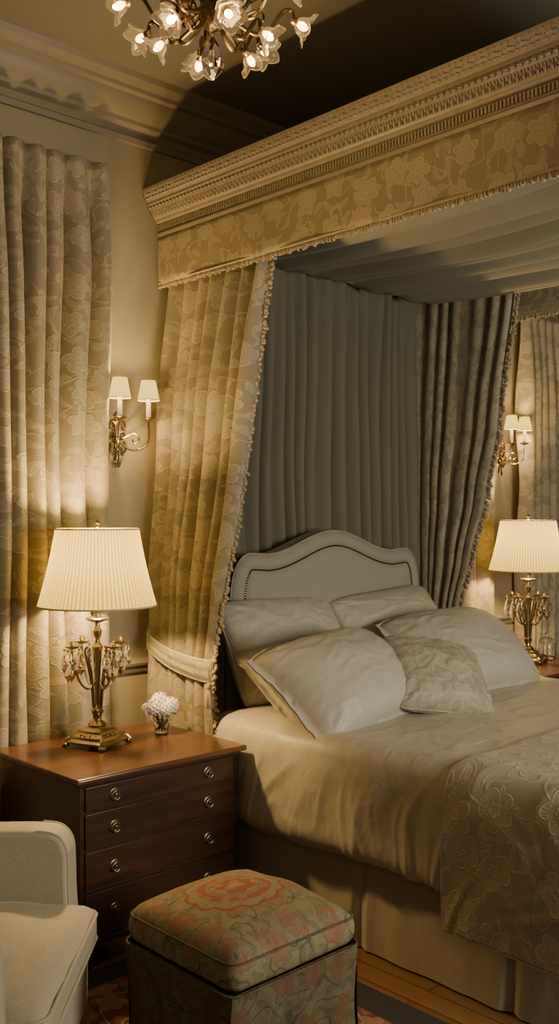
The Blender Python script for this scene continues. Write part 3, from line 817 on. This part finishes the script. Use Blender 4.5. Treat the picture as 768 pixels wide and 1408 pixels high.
# ------------------------------------------------------------------ table lamp
def drop(mb,x,y,z,s=1.0):
    X=T(x,y,z)@Matrix.Scale(s,4)
    mb.lathe([(.0004,0),(.0040,-.005),(.0004,-.010)],6,M=X)
    mb.lathe([(.0004,-.011),(.005,-.020),(.0100,-.040),(.008,-.050),(.0005,-.062)],6,M=X)
def table_lamp(loc,label):
    e=thing('table_lamp',label,'table lamp',loc,group='bedside table lamps')
    mb=MB()
    def sq(r,z,th):
        k=1/max(abs(cos(th)),abs(sin(th)))
        k=1+(k-1)*.8
        return r*k,z
    mb.lathe([(.001,.018),(.112,.018),(.118,.022),(.118,.030),(.108,.036),(.100,.040),(.098,.052),(.082,.058),(.072,.066),(.070,.076),(.052,.082),(.046,.090),(.001,.092)],48,mod=sq,M=RZ(D(20)))
    for i in range(4):
        a=D(65)+i*pi/2; r=.148
        mb.ell((r*cos(a),r*sin(a),.014),(.020,.020,.013),10,6)
        mb.tube(cr([(.10*cos(a),.10*sin(a),.045),(.135*cos(a),.135*sin(a),.040),(.155*cos(a),.155*sin(a),.018)],6),.010,8)
    for i in range(20):
        a=i*2*pi/20; mb.ell((.088*cos(a),.088*sin(a),.058),(.008,.008,.007),6,5)
    mb.obj('base',M['brass'],e)
    mb=MB()
    mb.lathe([(.001,.088),(.040,.090),(.044,.10),(.030,.112),(.018,.12),(.016,.135),(.026,.15),(.030,.165),(.020,.18),(.010,.19),(.008,.25),(.009,.35),(.012,.42),(.022,.445),(.026,.465),(.014,.48),(.010,.50),(.018,.515),(.022,.54),(.012,.555),(.011,.575),(.052,.590),(.056,.597),(.050,.602),(.014,.606),(.012,.62),(.020,.63),(.020,.66),(.014,.665),(.012,.70),(.001,.705)],28)
    mb.obj('stem',M['brass'],e)
    mb=MB()
    for i in range(6):
        a=i*2*pi/6+.2
        mb.tube(cr([(r*cos(a),r*sin(a),z) for r,z in ((.014,.125),(.020,.18),(.026,.26),(.038,.34),(.055,.41),(.060,.445),(.048,.46))],5),[.0055]*31,7)
    mb.obj('cage',M['brass_d'],e)
    for i in range(4):
        a=D(0)+i*pi/2; ca,sa=cos(a),sin(a); RA=.135
        mb=MB()
        mb.tube(cr([(r*ca,r*sa,z) for r,z in ((.018,.30),(.05,.27),(.09,.30),(.118,.36),(RA,.43),(RA,.465))],6),.0055,8)
        ao=mb.obj('arm',M['brass'],e)
        mb=MB(); X=T(RA*ca,RA*sa,.462)
        mb.lathe([(.001,0),(.012,.003),(.034,.012),(.038,.018),(.030,.016),(.012,.012),(.010,.022),(.014,.030),(.010,.038),(.001,.040)],20,M=X)
        mb.obj('bobeche',M['brass'],ao)
        mb=MB()
        for k in range(5):
            b=k*2*pi/5+.3
            drop(mb,RA*ca+.038*cos(b),RA*sa+.038*sin(b),.472,(1.5,2.7,1.9,2.5,1.7)[k])
        mb.obj('crystal_drops',M['crystal'],ao,flat=True)
    mb=MB(); npl=84
    def pm(r,z,th): return r+.003*cos(npl*th),z
    prof=[(.275+(.192-.275)*k/10-.006*sin(pi*k/10),.657+.363*k/10) for k in range(11)]
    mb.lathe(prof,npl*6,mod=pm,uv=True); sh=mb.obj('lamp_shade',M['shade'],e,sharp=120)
    for r,z in ((.277,.659),(.194,1.018)):
        mb=MB()
        mb.tube([(r*cos(a),r*sin(a),z) for a in [i*2*pi/64 for i in range(64)]],.0045,6,closed=True)
        mb.obj('shade_trim',M['shade_edge'],sh)
    mb=MB()
    for i in range(3):
        a=i*2*pi/3; mb.tube([(.005*cos(a),.005*sin(a),.99),(.192*cos(a),.192*sin(a),1.012)],.002,5)
    mb.tube(cr([(.012,0,.69),(.045,0,.74),(.05,0,.85),(.02,0,.96),(0,0,.99)],5),.002,5)
    mb.tube(cr([(-.012,0,.69),(-.045,0,.74),(-.05,0,.85),(-.02,0,.96),(0,0,.99)],5),.002,5)
    mb.obj('harp',M['brass'],e)
    mb=MB(); mb.lathe([(.001,.985),(.008,.99),(.006,1.02),(.012,1.026),(.006,1.034),(.012,1.046),(.009,1.056),(.001,1.066)],14); mb.obj('finial',M['brass'],e)
    mb=MB(); mb.lathe([(.001,.70),(.013,.705),(.014,.73),(.028,.77),(.030,.80),(.020,.825),(.001,.835)],16); mb.obj('bulb',M['bulb_soft'],e)
    light('lamp_light',(0,0,.86),125,radius=.06,parent=e)
    return e
l1=table_lamp((2.535,3.93,.802),'brass table lamp with crystals and pleated ivory shade beside flowers')
l2=copytree(l1,loc=(6.12,3.87,.832),label='brass table lamp with pleated ivory shade beside a glass jar')

# ------------------------------------------------------------------ sconce
def sconce(loc,label):
    e=thing('wall_sconce',label,'wall lamp',loc,group='two-arm wall sconces')
    mb=MB()
    mb.ell((0,-.012,.02),(.022,.014,.080),16,10); mb.ell((0,-.02,.0),(.018,.020,.026),12,8)
    mb.ell((0,-.012,-.10),(.014,.012,.042),12,8); mb.ell((0,-.012,.115),(.011,.009,.024),10,8)
    for s in (-1,1):
        mb.tube(cr([(0,-.015,.06),(s*.03,-.018,.095),(s*.050,-.018,.07),(s*.043,-.02,.045),(s*.028,-.02,.055)],6),.006,7)
        mb.tube(cr([(0,-.015,-.03),(s*.04,-.018,-.02),(s*.052,-.018,-.06),(s*.03,-.018,-.09),(s*.018,-.018,-.07)],6),.0065,7)
        mb.tube(cr([(0,-.015,.02),(s*.035,-.018,.03),(s*.045,-.018,.0),(s*.026,-.02,-.008)],6),.005,7)
        mb.tube(cr([(0,-.015,-.12),(s*.018,-.016,-.135),(s*.012,-.016,-.155),(0,-.016,-.145)],5),.005,7)
    mb.obj('backplate',M['brass_d'],e,label='scrolled gilt bronze backplate')
    for s in (-1,1):
        mb=MB()
        mb.tube(cr([(s*.01,-.03,-.02),(s*.035,-.07,-.06),(s*.065,-.12,-.065),(s*.092,-.165,-.03),(s*.095,-.175,.03),(s*.09,-.175,.075)],7),.0075,9)
        mb.tube(cr([(s*.02,-.05,.0),(s*.05,-.09,.02),(s*.07,-.12,-.005),(s*.055,-.10,-.03),(s*.045,-.09,-.01)],6),.005,7)
        mb.ell((s*.065,-.12,-.065),(.012,.012,.010),8,6)
        X=T(s*.09,-.175,.075)
        mb.lathe([(.001,0),(.010,.004),(.034,.014),(.038,.020),(.030,.019),(.014,.016),(.013,.03),(.001,.031)],20,M=X)
        a=mb.obj('arm',M['brass'],e)
        mb=MB(); mb.lathe([(.001,.02),(.0125,.02),(.0125,.13),(.001,.131)],14,M=X); mb.obj('candle',M['candle'],a)
        mb=MB(); mb.lathe([(.001,.13),(.008,.133),(.012,.150),(.008,.17),(.001,.185)],12,M=X); mb.obj('bulb',M['bulb_soft'],a)
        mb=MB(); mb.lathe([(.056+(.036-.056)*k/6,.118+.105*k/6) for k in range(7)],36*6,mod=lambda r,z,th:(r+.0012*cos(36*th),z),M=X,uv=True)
        sh=mb.obj('lamp_shade',M['shade_s'],a,sharp=120)
        for r,z in ((.0575,.119),(.0372,.222)):
            mb=MB()
            mb.tube([X@Vector((r*cos(t),r*sin(t),z)) for t in [i*2*pi/32 for i in range(32)]],.0025,5,closed=True)
            mb.obj('shade_trim',M['shade_edge'],sh)
        light('sconce_light',(s*.09,-.175,.25),20,radius=.035,parent=a)
    return e
s1=sconce((2.95,4.398,2.30),'gilt two-arm wall sconce with pleated shades beside bed curtain')
s2=copytree(s1,loc=(6.54,4.398,2.36),label='gilt two-arm wall sconce with pleated shades near far curtain')

# ------------------------------------------------------------------ flowers in vase
vs_=thing('flower_vase','small clear glass vase of white hydrangeas on the chest','vase',(2.909,3.93,.802))
mb=MB()
mb.lathe([(.001,.004),(.030,.002),(.033,.006),(.034,.02),(.040,.05),(.046,.08),(.044,.098),(.047,.106),(.044,.106),(.041,.098),(.043,.08),(.037,.05),(.031,.02),(.029,.012),(.001,.010)],32)
mb.obj('vase',M['glass'],vs_,sharp=60)
mb=MB(); mb.lathe([(.001,.0125),(.028,.0135),(.0365,.05),(.039,.062),(.001,.062)],24); mb.obj('water',M['water'],vs_)
mb=MB()
for i in range(9):
    a=i*2.4; r=.018+.006*(i%3)
    mb.tube(cr([(r*.8*cos(a+2.4),r*.8*sin(a+2.4),.016),(r*cos(a),r*sin(a),.07),(r*1.6*cos(a),r*1.6*sin(a),.12)],4),.0028,6)
for i in range(7):
    a=i*.9; 
    mb.grid(lambda u,v:((.03+.05*u)*cos(a)-(v-.5)*.03*sin(pi*u)*sin(a),(.03+.05*u)*sin(a)+(v-.5)*.03*sin(pi*u)*cos(a),.105+.012*u-.03*u*u),6,4)
mb.obj('stems_and_leaves',M['leafg'],vs_,kind='stuff')
heads=[(-.045,-.01,.135,.042),(.04,-.02,.135,.042),(0,.02,.155,.045),(-.01,-.045,.13,.036),(.03,.045,.135,.036),(.065,.01,.128,.03),(-.07,.02,.125,.03)]
for hx,hy,hz,hr in heads:
    mb=MB(); mb.ell((hx,hy,hz),hr*.75,10,8)
    for k in range(70):
        z=1-2*(k+.5)/70; rr=math.sqrt(1-z*z); a=k*2.399
        nrm=Vector((rr*cos(a),rr*sin(a),z)); q=nrm.to_track_quat('Z','Y').to_matrix().to_4x4()
        c=Vector((hx,hy,hz))+nrm*hr*random.uniform(.85,1.0)
        Mx=T(*c)@q@RZ(random.uniform(0,3))
        for p in range(4):
            mb.grid(lambda u,v:(.0105*u,(v-.5)*.011*sin(pi*min(1,u*.85+.1)),.004*u*u),3,2,M=Mx@RZ(p*pi/2))
    mb.obj('hydrangea_bloom',M['petal'],vs_)

gj=thing('glass_jar','small clear cut glass jar with domed lid on the chest','jar',(6.36,3.86,.834))
mb=MB(); mb.lathe([(.001,.003),(.052,.002),(.058,.01),(.062,.03),(.062,.10),(.056,.115),(.053,.115),(.058,.10),(.058,.03),(.052,.014),(.001,.012)],32,mod=lambda r,z,th:(r*(1+.02*cos(16*th)),z)); mb.obj('jar_body',M['glass'],gj)
mb=MB(); mb.lathe([(.060,.117),(.062,.122),(.050,.145),(.025,.158),(.010,.162),(.008,.168),(.016,.180),(.010,.192),(.001,.195)],28); mb.obj('lid',M['glass'],gj)

# ------------------------------------------------------------------ ottoman
ot=thing('ottoman','square tapestry ottoman with red and green floral pattern and skirt','ottoman',(2.295,2.625,.012))
hw=.302
def osoft(q):
    k=.008*nz(q.x*7,q.y*7,q.z*9)
    return Vector((q.x*(1+k*2),q.y*(1+k*2),q.z+k))
mb=MB(); mb.rbox((0,0,.405),(hw,hw,.065),.06,20,dome=.07,f=osoft); mb.obj('seat_cushion',M['tap'],ot,weld=True,sharp=80)
def sqp(h,r,n=8,hx=None):
    o=[]; hx=hx or h
    for q,(sx,sy) in enumerate(((1,1),(-1,1),(-1,-1),(1,-1))):
        for i in range(n+1):
            a=q*pi/2+i/n*pi/2; o.append((sx*(hx-r)+r*cos(a),sy*(h-r)+r*sin(a)))
    return o
for z in (.350,.446):
    h_=hw+ (.004 if z<.4 else -.007)
    mb=MB()
    mb.tube([(x,y,z) for x,y in sqp(h_,.055)],.0045,8,closed=True)
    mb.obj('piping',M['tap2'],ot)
mb=MB()
def osk(a,b):
    u=a*4; k=int(u)%4; t=u-int(u) if a<1 else 0
    h_=hw-.010+.012*b
    dc=min(t,1-t)*2*hw
    o=-.035*b*max(0,1-dc/.035)+ .012*sin(t*9+k)*b -.030*b*nz(a*20,b)+.014*b*sin(t*26+k)
    x=-h_+t*2*h_; y=-h_
    r=RZ(k*pi/2)@Vector((x,y-o,0))
    return (r.x,r.y,.348*(1-b)+.004)
mb.grid(osk,320,12,lambda a,b:(a*2.3,.35*(1-b)),wrap=False)
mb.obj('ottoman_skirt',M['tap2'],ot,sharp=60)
mb=MB(); mb.box((-.24,-.24,.01),(.24,.24,.335)); mb.obj('frame',M['mahog'],ot)

# ------------------------------------------------------------------ armchair (local x forward, y = its left)
ac=thing('armchair','cream damask upholstered armchair with piping beside the chest','armchair',(1.38,2.99,.012),(0,0,D(-43.4)))
def extr(mb,pts,y0,y1):
    n=len(pts)
    mb.add([(a,y0,b) for a,b in pts]+[(a,y1,b) for a,b in pts],[tuple(range(n)),tuple(range(n,2*n))[::-1]]+[(i,(i+1)%n,n+(i+1)%n,n+i)[::-1] for i in range(n)])
ap=cr([(-.44,.10,0),(-.45,.40,0),(-.44,.70,0),(-.30,.725,0),(.0,.725,0),(.17,.725,0),(.245,.71,0),(.28,.66,0),(.286,.58,0),(.290,.46,0),(.305,.30,0),(.325,.10,0)],6)
app=[(p.x,p.y) for p in ap]
for s in (1,-1):
    mb=MB(); y0,y1=(.405,.545) if s>0 else (-.545,-.405)
    extr(mb,app,y0,y1); ar=mb.obj('arm',M['chair'],ac,bevel=.036,sharp=50)
    for yy in (y0+.012,y1-.012):
        mb=MB()
        mb.tube([(x-.002,yy,z-.001) for x,z in app[30:]],.0055,6)
        mb.obj('piping',M['piping'],ar)
mb=MB(); mb.rbox((-.005,0,.22),(.37,.40,.12),.03,10); mb.obj('seat_base',M['chair'],ac,weld=True)
mb=MB(); mb.rbox((.03,0,.405),(.37,.397,.070),.05,18,dome=.06,f=osoft); sc_=mb.obj('seat_cushion',M['chair'],ac,weld=True,sharp=80)
for z in (.366,.448):
    mb=MB()
    mb.tube([(x*1.008+.03,y,z) for x,y in sqp(.396,.05,hx=.366)],.0065,8,closed=True)
    mb.obj('piping',M['piping'],sc_)
mb=MB(); mb.rbox((-.43,0,.55),(.09,.50,.44),.06,12,M=None,f=lambda q:Vector((q.x-.12*(q.z-.4),q.y,q.z))); mb.obj('backrest',M['chair'],ac,weld=True)
for x,y in ((.29,.45),(.29,-.45),(-.40,.42),(-.40,-.42)):
    mb=MB(); mb.lathe([(.001,0),(.016,.0),(.020,.03),(.026,.09),(.028,.12),(.001,.12)],14,M=T(x,y,0)); mb.obj('leg',M['mahog'],ac)

# ------------------------------------------------------------------ rug
mb=MB(); RX0,RX1,RY0,RY1=.90,2.92,.20,3.44
mb.box((-1.01,-1.62,0.001),(1.01,1.62,.011))
rg=mb.obj('rug',M['rug'],loc=((RX0+RX1)/2,(RY0+RY1)/2,0))
tag(rg,'red oriental rug with dark border under the ottoman and armchair','rug')

# ------------------------------------------------------------------ chandelier
CHX,CHY,CHZ=2.167,2.63,3.59
chn=thing('chandelier','gilt brass chandelier with flower-shaped glass shades','chandelier',(CHX,CHY,CHZ))
mb=MB(); mb.lathe([(.001,-.02),(.012,-.018),(.030,-.005),(.048,.02),(.052,.045),(.040,.07),(.022,.085),(.016,.10),(.030,.12),(.034,.14),(.018,.165),(.010,.19),(.010,.30),(.022,.32),(.024,.36),(.010,.38),(.008,.58),(.05,.585),(.062,.598),(.065,.609),(.001,.609)],28)
mb.obj('hub',M['brass_d'],chn)
mb=MB(); mb.lathe([(.0005,-.02),(.010,-.030),(.006,-.040),(.020,-.065),(.038,-.100),(.042,-.125),(.034,-.155),(.014,-.178),(.0005,-.190)],12); mb.obj('crystal_pendant',M['crystal'],chn,flat=True)
def flower_arm(ang,R,zend,tilt,z0,scale=1.12):
    ca,sa=cos(ang),sin(ang)
    mb=MB()
    pts=[(.03,z0),(R*.35,z0-.05),(R*.62,z0-.065+ (zend-z0)*.2),(R*.85,zend+.045),(R*.97,zend+.055),(R,zend+.02)]
    mb.tube(cr([(r*ca,r*sa,z) for r,z in pts],6),.0075,8)
    mb.tube(cr([(r*ca,r*sa,z) for r,z in ((R*.3,z0-.045),(R*.45,z0+.0),(R*.6,z0+.01),(R*.62,z0-.02),(R*.54,z0-.025))],5),.0045,6)
    ao=mb.obj('arm',M['brass_d'],chn)
    ax=Vector((ca*sin(tilt),sa*sin(tilt),cos(tilt)))
    q=ax.to_track_quat('Z','Y').to_matrix().to_4x4()
    X=T(R*ca,R*sa,zend+.02)@q@Matrix.Scale(scale,4)
    mb=MB(); mb.lathe([(.001,-.008),(.010,-.006),(.014,.004),(.013,.014),(.008,.018),(.001,.018)],14,M=X); mb.obj('socket',M['brass'],ao)
    def pet(r,z,th):
        k=min(1,max(0,(z-.01)/.055))
        c=cos(5*th)
        return r*(1+.16*k*c+.03*k*cos(15*th)), z+.010*k*abs(cos(2.5*th))-.006*k*k*(1-c)
    mb=MB(); mb.lathe([(.010,.006),(.018,.012),(.026,.022),(.031,.034),(.036,.043),(.045,.050),(.052,.052),(.051,.0535),(.044,.052),(.0345,.045),(.0295,.034),(.0245,.024),(.016,.0135),(.009,.009)],60,mod=pet,M=X)
    mb.obj('glass_shade',M['glass_fl'],ao,sharp=80)
    mb=MB(); mb.lathe([(.001,.015),(.009,.018),(.013,.030),(.012,.042),(.006,.052),(.001,.055)],12,M=X); mb.obj('bulb',M['bulb'],ao)
for i in range(8): flower_arm(i*pi/4+.25,.29,.03,D(115) if i%2 else D(100),.06,1.1)
for i in range(6): flower_arm(i*pi/3+.1,.17,-.05,D(130),.03,1.05)
for i in range(6): flower_arm(i*pi/3+.5,.19,.17,D(70),.14,1.02)
light('chandelier_light',(0,0,-.26),14,col=(1,.68,.33),radius=.12,parent=chn)

# ------------------------------------------------------------------ fill lights
def area(name,loc,target,size,power,col,sy=None):
    L=bpy.data.lights.new(name,'AREA'); L.energy=power; L.color=col; L.size=size
    if sy: L.shape='RECTANGLE'; L.size_y=sy
    o=bpy.data.objects.new(name,L); COL.objects.link(o); o.location=loc
    o.rotation_euler=(Vector(target)-Vector(loc)).to_track_quat('-Z','Y').to_euler(); return o
area('front_fill',(3.6,-1.2,1.9),(4.5,3.3,1.3),1.4,165,(1,.91,.745),1.2)  # unseen area light added to brighten bed and drapes; no window here
area('room_fill',(-.8,-1.0,3.2),(3.0,3.5,1.0),2.0,12,(1,.78,.48),1.6)  # weak warm fill added behind the camera, out of view
w=bpy.data.worlds.new('world'); scene.world=w; w.use_nodes=True
w.node_tree.nodes['Background'].inputs[0].default_value=(.5,.42,.32,1); w.node_tree.nodes['Background'].inputs[1].default_value=.03

# ------------------------------------------------------------------ camera
cam=bpy.data.cameras.new('camera'); co=bpy.data.objects.new('camera',cam); COL.objects.link(co)
cam.sensor_fit='VERTICAL'; cam.sensor_height=24; cam.sensor_width=24; cam.lens=24*1340/1408
cam.shift_y=6/1408; cam.clip_start=.05
co.location=(0,0,1.88); co.rotation_euler=(pi/2,0,D(-43.4))
scene.camera=co
